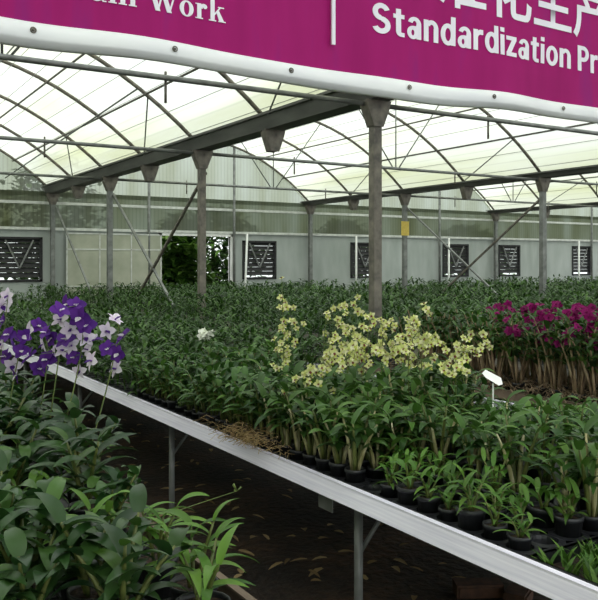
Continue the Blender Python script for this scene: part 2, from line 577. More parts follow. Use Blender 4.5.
for k, (a, c) in enumerate(wins):
    w = link('window_%d' % (k + 1), None, None, (a, VE, ZW - 1.0))
    w['kind'] = 'structure'
    W = c - a
    f = MB()
    f.box((0, -.03, 0), (.05, .09, 1.0)).box((W - .05, -.03, 0), (W, .09, 1.0)).box((0, -.03, .95), (W, .09, 1.0)).box((0, -.03, 0), (W, .09, .05))
    f.build('frame', M['dark'], w)
    s = MB()
    for q in range(8):
        z = .1 + q * .11
        s.add([(.05, .0, z), (W - .05, .0, z), (W - .05, .045, z + .104), (.05, .045, z + .104)], [(0, 1, 2, 3)])
    s.build('louvre', M['dark'], w)
    g = MB()
    g.bar((W * .2, -.02, .93), (W * .5, -.02, .3), .03).bar((W * .8, -.02, .93), (W * .5, -.02, .3), .03)
    g.build('fan_guard', M['steel'], w)
o = MB()
o.box((OPEN[0] - .06, VE - .05, 0), (OPEN[0], VE + .1, Z1 - .04)).box((OPEN[1], VE - .05, 0), (OPEN[1] + .06, VE + .1, Z1 - .04))
o.box((OPEN[0] - .06, VE - .05, Z1 - .1), (OPEN[1] + .06, VE + .1, Z1 - .035))
struct(o.build('door_1', M['white_paint']))
# cream sliding leaf pushed aside
dl = link('door_2', None, None, (4.95, VE - .12, 0))
dl['kind'] = 'structure'
MB().box((0, 0, .05), (2.3, .03, Z1 - .08)).build('panel', M['cream'], dl)
f = MB()
for xx in (0, .76, 1.52, 2.26):
    f.box((xx, -.012, .05), (xx + .03, 0, Z1 - .08))
for zz in (.05, 1.0, 1.85, Z1 - .11):
    f.box((0, -.012, zz), (2.3, 0, zz + .03))
f.build('frame', M['wall_rail'], dl)
for q, (px, tilt) in enumerate(((239.5, .06), (351, .02), (443, .03), (573, .03))):
    uu = (px + 190) * (VE * CT) / (936 - (px + 190) * ST)
    o = MB().tube([(uu + tilt * 2, VE - .2, EYE + .75), (uu, VE - .25, .0)], .03, 6).build('standpipe', M['white_paint'], None, True)
    tag(o, 'white upright water pipe on the far wall, %s from the open doorway' % nth(q), 'pipe', 'water pipes by the far wall')
# yellow sticky card hung on a column
c0 = Vector((U[3] - .05, 14.1, EYE + .78))
t = tag(MB().box((-.11, -.004, -.16), (.11, .004, .16)).build('sticky_trap', M['trap'], None, False, c0), 'yellow sticky insect card hanging on a far column', 'insect trap')
MB().tube([(0, 0, .15), (0, 0, .32)], .004, 4).build('hook_wire', M['steel'], t)
# side wall
struct(MB().box((U[1] - .06, -4, .6), (U[1] - .05, VE, GH)).build('wall_left', M['side_film']))
struct(MB().box((U[1] - .08, -4, 0), (U[1] - .02, VE, .6)).build('baseboard_left', M['panel']))


# ------------------------------------------------------------------ outside trees
def outside_tree(loc, h, w, label, seed, leaf='leaf_far'):
    r = random.Random(seed)
    t = thing('outside_tree', label, 'tree', loc, 0, 'trees outside the far wall')
    MB().tube([(0, 0, 0), (.05, .03, h * .4), (0, 0, h * .7)], [.14, .1, .05], 7).build('trunk', M['trunk'], t, True)
    mb = MB()
    for k in range(1500):
        a = r.uniform(0, 2 * pi)
        zz = r.uniform(.12, 1)
        rr = w * sqrt(r.random()) * (1 - (abs(zz - .5) / .55) ** 3)
        lump = .75 + .25 * sin(a * 3 + zz * 9)
        mb.leaf((rr * cos(a) * lump, rr * sin(a) * lump, zz * h), r.uniform(0, 6.28), r.uniform(-.4, .9), r.uniform(.3, .5), r.uniform(.14, .22), .8, 2)
    mb.build('crown', M[leaf], t, True)


outside_tree((-3.4, 23.4, 0), 4.5, 2.2, 'dark tree behind the far wall, outermost before the first bay', 1)
outside_tree((1.4, 23.2, 0), 4.5, 2.2, 'dark tree behind the far wall and the corner louvre window', 2)
outside_tree((6.0, 23.6, 0), 4.6, 2.2, 'dark tree behind the far wall over the cream sliding door', 3)
outside_tree((8.5, 20.2, 0), 2.7, 1.0, 'green bush just outside the open doorway', 4, 'leaf_young')
outside_tree((11.6, 24.5, 0), 3.3, 2.2, 'low tree behind the far wall past the doorway', 5)
outside_tree((17, 24.5, 0), 3.0, 2.4, 'low tree behind the far wall at the middle bays', 6)
outside_tree((23, 24.5, 0), 3.0, 2.6, 'low tree behind the far wall at the farthest bay', 7)

# ------------------------------------------------------------------ benches
BT = 0.70          # bench top
B0 = 1.633         # outer face of the middle bench's rail
YN, YF = -.4, 17.2


def bench(name, label, u0, u1, front_rail, leg_ys, hi=BT, rail_mat='rail', y0=YN, y1=YF):
    t = thing(name, label, 'bench', (u0, y0, 0))
    L, W = y1 - y0, u1 - u0
    for s, nm in ((0, 1), (1, 1)):
        mb = MB()
        if s == 0:
            vs = [(x, y, hi + z) for y in (0, L) for x, z in ((-.018, -.008), (-.010, -.008), (.008, .045), (0, .045))]
            mb.add(vs, [(0, 1, 2, 3), (7, 6, 5, 4), (0, 4, 5, 1), (1, 5, 6, 2), (2, 6, 7, 3), (3, 7, 4, 0)]).box((0, 0, hi + .045), (.022, L, hi + .052)).box((0, 0, hi - .008), (.03, L, hi - .001))
        else:
            mb.box((W - .008, 0, hi - .005), (W, L, hi + .045)).box((W - .022, 0, hi + .045), (W, L, hi + .052)).box((W - .03, 0, hi - .008), (W, L, hi - .001))
        mb.build('edge_rail', M[rail_mat], t)
    mb = MB()
    for k in range(int(W / .09) + 1):
        xx = min(W - .02, .02 + k * .09)
        mb.box((xx - .003, .01, hi - .012), (xx + .003, L - .01, hi - .002))
    for k in range(int(L / .25) + 1):
        mb.box((.01, k * .25, hi - .016), (W - .01, k * .25 + .006, hi - .010))
    mb.box((.03, .01, hi - .024), (W - .03, L - .01, hi - .017))
    mb.build('bench_top', M['dark'], t)
    for yy in leg_ys:
        yy = yy - y0
        cb = MB().box((.14, yy - .02, hi - .075), (W - .14, yy + .02, hi - .025))
        cb.build('cross_channel', M['steel'], t)
        for xx in (.11, W - .11):
            lg = MB().tube([(xx, yy, 0), (xx, yy, hi - .05)], .0165, 10)
            lg.build('leg', M['steel'], t, True)
        MB().tube([(.11, yy, hi - .24), (.27, yy, hi - .05)], .009, 6).build('leg_brace', M['steel'], t, True)
    return t


legs = [.62 + 1.8 * k for k in range(10)]
bench('plant_bench', 'long bench with pale metal edge rail filled with green orchids', B0, 3.42, True, legs)
bench('plant_bench', 'bench at lower left with a brown board edge under broad-leaved orchids', -.7, .96, True, [1.9 + 1.8 * k for k in range(8)], BT - .05, 'wood', 1.45, YF)
bench('plant_bench', 'bench behind the pale-railed one, carrying the magenta orchids', 3.72, 4.5, True, [2.2 + 1.8 * k for k in range(8)], BT, 'wood', 1.6, YF)
FARB = [(4.85, 6.5), (6.95, 8.6), (9.05, 10.7), (11.9, 13.5), (14.0, 15.6), (16.1, 17.7), (18.9, 20.5), (21.0, 22.6)]
for k, (a, c) in enumerate(FARB):
    bench('plant_bench', 'distant orchid bench, %s row beyond the nearest column' % nth(k), a, c, True, [a * .75 + 2 + 3.6 * j for j in range(int((YF - a * .75 - 2) / 3.6))], BT, 'steel_dark', a * .75, YF)
# small zinc plate hanging below the rail
p = on_h(326, 498, BT - .04)
tag(MB().box((0, -.04, -.075), (.004, .055, .0)).build('bracket_plate', M['steel'], None, False, (B0 + .035, p.y, BT - .012)),
    'small grey metal plate hanging under the pale bench rail', 'plate')


# ------------------------------------------------------------------ trays
def cup_tray(nx, ny, px, py, hole, h=.046, depth=.042):
    """nx across, ny along; round cups pressed into a thin sheet"""
    mb = MB()
    n = 16
    for i in range(nx):
        for j in range(ny):
            cx, cy = (i + .5) * px, (j + .5) * py
            sq, ci, cl, bt = [], [], [], []
            for k in range(n):
                a = 2 * pi * (k + .5) / n
                ca, sa = cos(a), sin(a)
                m_ = max(abs(ca), abs(sa))
                sq.append((cx + ca / m_ * px / 2, cy + sa / m_ * py / 2, h - .003))
                ci.append((cx + ca * hole, cy + sa * hole, h))
                cl.append((cx + ca * hole * .93, cy + sa * hole * .93, h - .01))
                bt.append((cx + ca * hole * .82, cy + sa * hole * .82, h - depth))
            fs = []
            for r in range(3):
                fs += [(r * n + k, r * n + (k + 1) % n, (r + 1) * n + (k + 1) % n, (r + 1) * n + k) for k in range(n)]
            fs.append(tuple(range(3 * n, 4 * n)))
            mb.add(sq + ci + cl + bt, fs)
    W, L = nx * px, ny * py
    e = .008
    vs = []
    for z, o in ((h - .003, 0), (h - .003, e), (h - .014, e), (h - .014, .004), (.002, -.006)):
        vs += [(-o, -o, z), (W + o, -o, z), (W + o, L + o, z), (-o, L + o, z)]
    fs = []
    for r in range(4):
        fs += [(r * 4 + k, (r + 1) * 4 + k, (r + 1) * 4 + (k + 1) % 4, r * 4 + (k + 1) % 4) for k in range(4)]
    mb.add(vs, fs)
    return mb


def flat_tray(W, L, h=.04):
    mb = MB()
    mb.box((0, 0, 0), (W, L, .004))
    for a, c in (((0, 0, 0), (.006, L, h)), ((W - .006, 0, 0), (W, L, h)), ((0, 0, 0), (W, .006, h)), ((0, L - .006, 0), (W, L, h))):
        mb.box(a, c)
    mb.box((-.008, -.008, h - .004), (.006, L + .008, h)).box((W - .006, -.008, h - .004), (W + .008, L + .008, h))
    mb.box((0, -.008, h - .004), (W, .006, h)).box((0, L - .006, h - .004), (W, L + .008, h))
    return mb


PX, PY = .102, .0985
cup_m = cup_tray(4, 8, PX, PY, .0405).mesh('pot_tray', M['plastic'], False)
V0 = 1.545
TL = 8 * PY + .02
for k in range(8):
    tag(link('pot_tray', cup_m, None, (B0 + .035, V0 + .01 + k * TL, BT)),
        'black plastic pot tray along the pale rail, %s from the near end' % nth(k), 'tray', 'pot trays along the rail')
flat_m = flat_tray(.42, .64, .052).mesh('seedling_tray', M['plastic'], False)
tag(link('seedling_tray', flat_m, None, (B0 + .033, V0 - .655, BT)), 'open black tray of tiny plantlets at the near end of the pale rail', 'tray')
ft = flat_tray(1.20, 1.18, .03).mesh('standing_tray', M['plastic'], False)
for k in range(5):
    tag(link('standing_tray', ft, None, (B0 + .48, 1.25 + k * 1.2, BT)), 'low black tray under the inner pots of the bench, %s from the near end' % nth(k), 'tray', 'inner trays')

# ------------------------------------------------------------------ plants
def pot_mb(rt=.0405, rb=.029, h=.088):
    mb = MB()
    mb.lathe([(0.001, .0), (rb, 0), (rt - .003, h - .014), (rt, h - .013), (rt, h), (rt - .004, h), (rt - .006, h - .012)], 16)
    mb.disc(rt - .0055, h - .012, 16, 1)
    return mb


POT = pot_mb().mesh('pot', [M['plastic'], M['bark']])
POTB = pot_mb(.062, .046, .11).mesh('pot', [M['plastic'], M['bark']])


def cane_path(r, h, lean, az, x0, y0, z0, n=6):
    pts = []
    for i in range(n):
        t = i / (n - 1)
        k = lean * t ** 1.5
        pts.append(Vector((x0 + cos(az) * k, y0 + sin(az) * k, z0 + h * t)))
    return pts


def plant_variant(seed, ncane, hh, leaf_l, leaf_w, nleaf, z0, spread, bare=.3, droop=1.5, seg=6, rad=.0045, mats=('leaf', 'cane'), swell=1.25, pale=False):
    """-> (foliage mesh, [cane meshes])"""
    r = random.Random(seed)
    fo, canes = MB(), []
    for c in range(ncane):
        az = 2 * pi * c / ncane + r.uniform(-.5, .5)
        h = hh * r.uniform(.7, 1.1)
        rr = spread * .16
        path = cane_path(r, h, spread * r.uniform(.4, 1.0), az, cos(az) * rr, sin(az) * rr, z0)
        cb = MB()
        cb.tube(path, [rad * .8, rad * swell, rad * swell, rad, rad * .8, rad * .5], 6)
        canes.append(cb.mesh('cane', M['cane_pale' if pale and c % 2 == 0 else mats[1]]))
        la = r.uniform(0, 6.28)
        for k in range(nleaf):
            t = bare + (1 - bare) * k / max(1, nleaf - 1)
            f = t * 5
            i0 = min(4, int(f))
            p = path[i0].lerp(path[i0 + 1], f - i0)
            la += pi + r.uniform(-.55, .55)
            el = r.uniform(.35, .8) + .35 * t
            sz = r.uniform(.75, 1.1) * (.75 + .4 * sin(pi * min(1, t * .8 + .15)))
            fo.leaf(p, la, el, leaf_l * sz, leaf_w * r.uniform(.85, 1.15), droop * r.uniform(.6, 1.25), seg, .3, 0, r.uniform(-.5, .5))
    return fo.mesh('foliage', M[mats[0]]), canes


POTH = .076
LEAFY = [plant_variant(100 + k, 4, R.uniform(.16, .24), .12, .029, 6, POTH, .08, .26) for k in range(8)]
SEED = [plant_variant(200 + k, 3, R.uniform(.05, .09), .09, .0155, 4, POTH, .035, .1, 1.35, 6, .0035, ('leaf_young', 'cane')) for k in range(6)]
TALL = [plant_variant(300 + k, 4, R.uniform(.17, .24), .14, .034, 5, POTH, .09, .45, 1.6, 6, .0062, ('leaf', 'cane'), 1.35, True) for k in range(5)]
BROAD = [plant_variant(400 + k, 4, R.uniform(.17, .30), .15, .046, 7, .098, .12, .25, 1.5, 8, .0065, ('leaf_broad', 'cane'), 1.3) for k in range(7)]
YOUNGB = [plant_variant(450 + k, 3, R.uniform(.10, .17), .13, .026, 5, .098, .07, .2, 1.5, 8, .005, ('leaf_young', 'cane'), 1.2) for k in range(4)]
CANEY = [plant_variant(500 + k, 6, R.uniform(.34, .42), .12, .032, 7, POTH, .13, .5, 1.3, 5, .0062, ('leaf', 'cane_dry'), 1.3) for k in range(4)]


def put(name, label, cat, group, variant, loc, rz, sc, pot=POT):
    t = thing(name, label, cat, loc, rz, group, sc)
    link('pot', pot, t)
    link('foliage', variant[0], t)
    for c in variant[1]:
        link('cane', c, t)
    return t


# ---- flowers
def flower_mesh(seed, d, petal, lip, cup=.35, pw=.38):
    r = random.Random(seed)
    mb = MB()
    for k in range(5):
        wide = k in (1, 4)
        a = pi / 2 + k * 2 * pi / 5 + r.uniform(-.1, .1)
        mb.leaf((0, 0, 0), a, cup + r.uniform(-.25, .25), d * .52, d * (pw if wide else pw * .72), .5, 5, .15, 0, r.uniform(-.3, .3), .95)
    mb.leaf((0, 0, .003), -pi / 2 + .2, .9, d * .36, d * .26, -.3, 3, .5, 1)
    mb.tube([(0, 0, 0), (0, 0, d * .12)], [d * .05, d * .03], 5, 1)
    return mb.mesh('flower', [M[petal], M[lip]])


FL = {
    'violet': [flower_mesh(k, .084, 'violet', 'lilac', .3, .52) for k in range(3)],
    'lilac': [flower_mesh(10 + k, .076, 'lilac', 'violet', .35, .4) for k in range(3)],
    'yellow': [flower_mesh(20 + k, .042, 'yellow', 'maroon', .5, .42) for k in range(4)],
    'magenta': [flower_mesh(30 + k, .062, 'magenta', 'magenta', .3, .55) for k in range(3)],
    'white': [flower_mesh(40 + k, .075, 'white', 'white', .4, .45) for k in range(2)],
}
SPOTS = []     # places taken by plants that carry flowers


def spike(root, start, pts, kinds, r, face=(-.55, -.6, .35), rad=.0022):
    """flower stalk from the pot through the mean of pts (world), a flower at each"""
    inv = Matrix.Translation(-Vector(root.location))
    pts = sorted([inv @ Vector(p) for p in pts], key=lambda p: p.z)
    a, b2 = Vector(start), pts[-1]
    k = max(1, len(pts) // 2)
    lo = sum(pts[:k], Vector()) / k
    path = []
    for i in range(11):
        t = i / 10
        mid = lo * 1.0
        q = a * (1 - t) ** 2 + (mid * 2 - (a + b2) * .5) * 2 * t * (1 - t) + b2 * t ** 2
        path.append(q)
    mb = MB().tube(path, [rad * (1.3 - .7 * i / 10) for i in range(11)], 5)
    for p in pts:
        near = min(path[3:], key=lambda q: (q - p).length)
        mb.tube([near, near.lerp(p, .5) + Vector((0, 0, .006)), p], rad * .5, 4)
    s = mb.build('flower_spike', M['spike'], root, True)
    for p in pts:
        kd = r.choice(kinds)
        f = link('flower', r.choice(FL[kd]), s, p)
        n = (Vector(face) + Vector((r.uniform(-.7, .7), r.uniform(-.7, .7), r.uniform(-.6, .6)))).normalized()
        f.rotation_euler = (n.to_track_quat('Z', 'Y').to_matrix() @ Matrix.Rotation(r.uniform(-.6, .6), 3, 'Z')).to_euler()
        f.scale = [r.uniform(.82, 1.12)] * 3
    return s


# violet and white orchids at the far part of the left bench
rv = random.Random(5)
VIO = [
    (3.25, [(17, 375), (13, 366), (21, 351), (15, 344), (23, 336), (30, 330), (9, 335)], ['violet', 'violet', 'lilac']),
    (3.3, [(39, 369), (47, 360), (55, 354), (44, 344), (46, 333), (38, 326), (52, 338)], ['violet', 'lilac', 'violet']),
    (3.12, [(80, 371), (92, 361), (74, 358), (72, 346), (86, 338), (70, 330), (80, 318), (61, 320), (86, 326), (60, 311), (76, 306)], ['violet', 'lilac']),
    (3.05, [(116, 369), (118, 354), (108, 349), (124, 337), (106, 331), (115, 320)], ['violet', 'violet', 'lilac']),
    (3.35, [(3, 345), (4, 321), (-6, 360), (6, 357), (2, 306), (8, 296)], ['lilac', 'lilac', 'violet']),
    (3.2, [(88, 350), (94, 340), (66, 340), (62, 350), (30, 357), (68, 304)], ['lilac', 'violet']),
]
VN = ['second spray from the frame edge, drooping low', 'spray hanging over the brown floor edge', 'tallest spray of the group', 'spray nearest the pale rail',
      'outermost spray, mostly white', 'spray half hidden behind the tallest']
for k, (Z, fl, kinds) in enumerate(VIO):
    c = sum((at(x, y, Z) for x, y in fl), Vector()) / len(fl)
    base = Vector((min(c.x - .07, .86 - .04 * (k % 3)), c.y - .02, BT - .05))
    t = put('violet_orchid', 'potted orchid with violet and white flowers, ' + VN[k], 'orchid', 'violet orchids', BROAD[k % 7], base, k * 1.3, 1.0, POTB)
    t.rotation_euler = (0, 0, 0)
    spike(t, (0, 0, .1), [at(x, y, Z + rv.uniform(-.07, .07)) for x, y in fl], kinds, rv, rad=.0026)
    SPOTS.append(base)

# pale yellow orchids in the middle of the bench
ry = random.Random(8)
YEL = [
    ((284, 376), (287, 292), 4.1, 15), ((276, 365), (300, 318), 4.2, 10), ((304, 388), (330, 362), 3.5, 13), ((318, 386), (340, 318), 3.7, 16),
    ((345, 368), (350, 298), 3.8, 17), ((366, 366), (362, 322), 3.6, 16), ((386, 362), (382, 318), 3.7, 16), ((402, 358), (426, 306), 3.9, 16),
    ((424, 368), (412, 328), 3.6, 15), ((440, 376), (470, 356), 3.5, 12), ((446, 358), (487, 339), 3.6, 15), ((392, 350), (440, 338), 3.5, 14),
    ((336, 364), (366, 344), 3.5, 13),
]
YN2 = ['sparse spray set apart by the plain green plants', 'short loose spray beside the sparse one', 'lowest spray with a reddish heart', 'leaning spray behind the lowest one',
       'tallest spray of the mass', 'dense spray in the centre of the mass', 'dense upright spray just past the centre', 'tall spray leaning towards the white label',
       'low hanging spray past the centre', 'lowest spray by the white label', 'outermost spray pointing to the magenta orchids', 'flat spray across the front of the mass',
       'flat spray over the dark leaves in front']
for k, (a, c, Z, n) in enumerate(YEL):
    n = int(n * 1.7)
    pts = []
    for q in range(n):
        tt = (q + ry.random()) / n
        x = a[0] + (c[0] - a[0]) * tt + ry.gauss(0, 7)
        y = a[1] + (c[1] - a[1]) * tt + ry.gauss(0, 5.5)
        pts.append(at(x, y, Z + ry.uniform(-.1, .1)))
    m0 = sum(pts, Vector()) / n
    base = Vector((m0.x + ry.uniform(-.03, .06), m0.y + ry.uniform(-.05, .05), BT + .005))
    t = put('yellow_orchid', 'potted orchid with pale yellow flowers, ' + YN2[k], 'orchid', 'yellow orchids', LEAFY[k % 8], base, 0, 1.0)
    spike(t, (0, 0, .08), pts, ['yellow'], ry)
    SPOTS.append(base)

# white bloom further along the bench
t = put('white_orchid', 'small orchid with one white flower cluster among plain green plants', 'orchid', None, LEAFY[2], (at(206, 340, 5.6).x, at(206, 340, 5.6).y, BT + .005), 0, 1.0)
spike(t, (0, 0, .08), [at(206 + dx, 334 + dy, 5.6) for dx, dy in ((-5, 2), (-1, -2), (3, 1), (6, -2), (1, 3), (-3, -1))], ['white'], ry)
SPOTS.append(Vector(t.location))

# magenta orchids on bare canes, bench behind
rm = random.Random(21)
MG = []
k = 0
for row, u in enumerate((3.83, 4.02, 4.22)):
    yy = 2.5 + .09 * row
    while yy < 4.75:
        MG.append((row, u, yy))
        yy += .155
CN3 = {0: 'front row', 1: 'middle row', 2: 'back row'}
cnt = {}
for row, u, yy in MG:
    q = cnt.get(row, 0)
    cnt[row] = q + 1
    base = Vector((u + rm.uniform(-.02, .02), yy + rm.uniform(-.03, .03), BT + .001))
    px = proj((u, yy, 1.2))[0]
    flw = px > 500 and (row > 0 or rm.random() < .7)
    nm = 'bare-caned orchid %s, %s of the %s on the bench behind' % ('with magenta flowers' if flw else 'without flowers', nth(q), CN3[row])
    t = put('magenta_orchid' if flw else 'caned_orchid', nm, 'orchid', 'bare-caned orchids', CANEY[(q + row) % 4], base, 0, 1.0)
    if flw:
        top = base + Vector((rm.uniform(-.1, .1), rm.uniform(-.1, .1), .42))
        pts = [top + Vector((rm.gauss(0, .035), rm.gauss(0, .035), rm.uniform(-.09, .17))) for _ in range(9)]
        spike(t, (0, 0, .08), pts, ['magenta'], rm)

# ---- rows of leafy plants on the middle bench
rb = random.Random(31)
nseed = {}


def free(p, d=.075):
    return all((Vector(p).xy - s.xy).length > d for s in SPOTS)


IND_END = 4.62
for i in range(4):
    n = 0
    for tr in range(4):
        for j in range(8):
            x = B0 + .035 + (i + .5) * PX
            y = V0 + .01 + tr * TL + (j + .5) * PY
            if y > IND_END:
                continue
            if tr == 0 and (i, j) in ((1, 0), (3, 2), (2, 4), (1, 5), (3, 6), (0, 7)):
                continue              # empty cups
            if tr > 0 and rb.random() < .12 and i < 2:
                continue
            p = (x + rb.uniform(-.002, .002), y + rb.uniform(-.002, .002), BT + .004)
            if not free(p, .06):
                continue
            if tr == 0 and i < 3:
                lab = 'small bright green orchid seedling in black pot, %s along %s row from pale rail' % (nth(n), nth(i))
                put('orchid_seedling', lab, 'orchid', 'seedlings by the rail', SEED[rb.randrange(6)], p, rb.uniform(0, 6.28), rb.uniform(.85, 1.25))
            elif tr < 2:
                lab = 'tall-caned green orchid in black pot, %s along %s row from pale rail' % (nth(n), nth(i))
                put('tall_orchid', lab, 'orchid', 'tall orchids by the rail', TALL[rb.randrange(5)], p, rb.uniform(0, 6.28), rb.uniform(.85, 1.05))
            else:
                lab = 'leafy green orchid in black pot, %s along %s row from pale rail' % (nth(n), nth(i))
                put('leafy_orchid', lab, 'orchid', 'leafy orchids by the rail', LEAFY[rb.randrange(8)], p, rb.uniform(0, 6.28), rb.uniform(.75, 1.05))
            n += 1
PI_ = .158
for i in range(8):
    n = 0
    x = B0 + .56 + i * .153
    y = max(1.30, .78 * x - .5)
    while y < IND_END:
        p = (x + rb.uniform(-.025, .025), y + rb.uniform(-.025, .025), BT + .0045)
        if free(p, .085):
            lab = 'leafy dark green orchid inside the bench, %s along %s inner row' % (nth(n), nth(i))
            v = (TALL[rb.randrange(5)] if rb.random() < .4 else LEAFY[rb.randrange(8)])
            # towards the near end the bench's back rows hold low, younger plants
            q1, q2, Zq = proj(p)
            room = (1.55 - (398 - HOR) * Zq / FPX) - BT if q1 > 470 else (1.55 - (372 - HOR) * Zq / FPX) - BT if q1 > 285 else 9
            if room < .22:
                put('orchid_seedling', lab.replace('leafy dark green orchid', 'low young orchid'), 'orchid', 'inner rows of young orchids', SEED[rb.randrange(6)], p, rb.uniform(0, 6.28), min(1.0, max(.55, room / .2)))
            else:
                put('leafy_orchid', lab, 'orchid', 'inner rows of leafy orchids', v, p, rb.uniform(0, 6.28), min(rb.uniform(.9, 1.15), room / (.37 if q1 > 470 else .29)))
            n += 1
        y += PI_

# tiny plantlets in the near tray
for k in range(60):
    i, j = k % 6, k // 6
    loc = (B0 + .075 + i * .066 + rb.uniform(-.012, .012), V0 - .62 + j * .062 + rb.uniform(-.015, .015), BT + .016)
    mb = MB()
    for q in range(8):
        mb.leaf((rb.uniform(-.014, .014), rb.uniform(-.014, .014), 0), rb.uniform(0, 6.28), rb.uniform(.9, 1.5), rb.uniform(.05, .085), .015, .7, 4)
    o = mb.build('orchid_plantlet', M['leaf_young'], None, True, loc)
    tag(o, 'tiny bare plantlet in the open black tray, %s across in %s line' % (nth(i), nth(j)), 'plantlet', 'plantlets in the open tray')
o = MB().box((B0 + .042, V0 - .645, BT + .005), (B0 + .442, V0 - .025, BT + .015)).build('moss_bed', M['soil'])
tag(o, 'dark potting bark covering the floor of the open tray', 'bark', None, 'stuff')

# ---- broad-leaved plants on the left bench
ra = random.Random(43)
EDGE = []
rows = [.80, .61, .42, .23, .04]
for i, x in enumerate(rows):
    n = 0
    y = 1.62 + .08 * (i % 2) + (0.05 if i < 2 else .2)
    while y < 5.4:
        p = Vector((x + ra.uniform(-.03, .03), y + ra.uniform(-.04, .04), BT - .049))
        px, py, Z = proj((p.x, p.y, p.z + .3))
        if px > -60 and Z > 1.62 and free(p, .09):
            young = (i == 0 and y < 2.3) or ra.random() < .16
            v = YOUNGB[ra.randrange(4)] if young else BROAD[ra.randrange(7)]
            lab = '%s orchid on lower left bench, %s along %s row from brown edge' % ('bright green young' if young else 'broad-leaved green', nth(n), nth(i))
            sc = ra.uniform(.85, 1.08)
            if i == 0 and 2.3 < y < 3.6:
                sc *= .92
            t0 = put('young_orchid' if young else 'broad_leaved_orchid', lab, 'orchid', 'orchids on the left bench', v, p, ra.uniform(0, 6.28), sc, POTB)
            n += 1
            if i == 0:
                EDGE.append((p, t0, sc))
        y += .185

# a bare budding stalk leaning out over the aisle from one edge plant
tip = at(237, 491, 2.45)
p, t0, sc = min(EDGE, key=lambda e: (e[0].xy - at(212, 540, 2.4).xy).length)
t0.rotation_euler = (0, 0, 0)
tip = (tip - p) / sc
mb = MB().tube([(0, 0, .1), Vector((0, 0, .1)).lerp(tip, .45) + Vector((-.01, -.01, .04)), tip], [.0018, .0014, .001], 5)
for q in range(5):
    mb.tube([tip, tip + Vector((ra.uniform(-.02, .02), ra.uniform(-.02, .02), ra.uniform(.0, .03)))], [.0012, .003], 5)
mb.build('bud_stalk', M['spike'], t0, True)

# ---- everything farther off: one mass of plants
rf = random.Random(57)
mb = MB()


def far_plant(x, y, z, h, nl, ll, lw, seg):
    for q in range(nl):
        t = rf.random()
        mb.leaf((x + rf.gauss(0, .035), y + rf.gauss(0, .035), z + .04 + h * t), rf.uniform(0, 6.28), rf.uniform(.2, 1.1), ll * rf.uniform(.7, 1.1), lw, 1.3, seg)
    for q in range(2):
        a = rf.uniform(0, 6.28)
        mb.leaf((x, y, z), a, 1.45, h * 1.1, .012, .2, 2)


for yy in range(200):
    y = IND_END + .05 + yy * .145
    if y > 17:
        break
    dense = y < 9
    st = .15 if dense else .21
    for xx in range(12):
        x = B0 + .09 + xx * st
        if x > 3.36 or (not dense and yy % 2):
            continue
        if free((x, y, 0), .07):
            far_plant(x + rf.uniform(-.03, .03), y + rf.uniform(-.03, .03), BT + .01, rf.uniform(.2, .31), 22 if dense else 16, .115, .026, 4 if dense else 3)
for (a, c) in [(3.78, 4.45)] + FARB:
    y = 4.9 if a < 4 else max(2.0, .78 * a - .6)
    st = .19 if a < 9 else .27
    while y < 17:
        x = a + .1
        while x < c - .05:
            px = proj((x, y, 1))[0]
            if -60 < px < 660:
                far_plant(x + rf.uniform(-.05, .05), y + rf.uniform(-.05, .05), BT + .01, rf.uniform(.24, .40), 15 if a < 9 else 11, .13 if a < 9 else .17, .03 if a < 9 else .042, 3)
            x += st
        y += st
o = mb.build('orchid_mass', M['leaf_far'], None, True)
tag(o, 'mass of distant green orchid plants filling the far benches', 'plants', None, 'stuff')

# ---- white plant label, dry roots, floor litter
p = at(493, 380, 3.35)
t = thing('plant_label', 'blank white plant label on a stake among the dark leaves', 'label', (p.x, p.y, BT + .035), radians(-12))
MB().tube([(0, 0, 0), (0, 0, p.z - BT - .05)], .004, 6).build('stake', M['white_paint'], t)
hz = p.z - BT - .03
pl = MB()
pts = [(-.05, .03), (-.02, .045), (.045, .0), (.012, -.032), (.0, -.022), (-.035, .0)]
pts = [(-.048, .022), (-.018, .034), (.044, .002), (.034, -.02), (.008, -.024), (-.04, .006)]
vs = [(x * .85, -.006 + z * 1.1, hz + z) for x, z in pts] + [(x * .85, -.0045 + z * 1.1, hz + z + .001) for x, z in pts]
n = len(pts)
pl.add(vs, [tuple(range(n)), tuple(range(n, 2 * n))[::-1]] + [(a, a + n, (a + 1) % n + n, (a + 1) % n) for a in range(n)])
pl.build('plate', M['white_paint'], t)

rs = random.Random(77)
mb = MB()
c0 = on_h(244, 441, BT + .09)
for k in range(260):
    x = c0.x - .01 + abs(rs.gauss(0, .06))
    y = c0.y + .05 + rs.gauss(0, .13)
    z = BT + .075 + abs(rs.gauss(0, .03))
    a = rs.uniform(0, 6.28)
    L = rs.uniform(.03, .09)
    e = rs.uniform(-.5, .4)
    q = [(x, y, z), (x + cos(a) * L * .5, y + sin(a) * L * .5, z + .012 + e * .02), (x + cos(a + .5) * L, y + sin(a + .5) * L, z + e * .03)]
    mb.tube(q, .0011, 3)
tag(mb.build('dry_roots', M['straw'], None, True), 'tangle of dry straw-coloured roots spilling over pots by the pale rail', 'roots', None, 'stuff')

mb = MB()
for k in range(1300):
    x, y = rs.uniform(3.70, 4.35), rs.uniform(2.35, 4.8)
    z = BT + .05 + rs.uniform(0, .05)
    a = rs.uniform(0, 6.28)
    L = rs.uniform(.05, .13)
    mb.tube([(x, y, z), (x + cos(a) * L * .5, y + sin(a) * L * .5, z + .02), (x + cos(a + .5) * L, y + sin(a + .5) * L, z - .02)], .0022, 3)
tag(mb.build('dry_roots', M['cane_dry'], None, True), 'brown matted roots covering pots at the foot of the magenta orchids', 'roots', None, 'stuff')

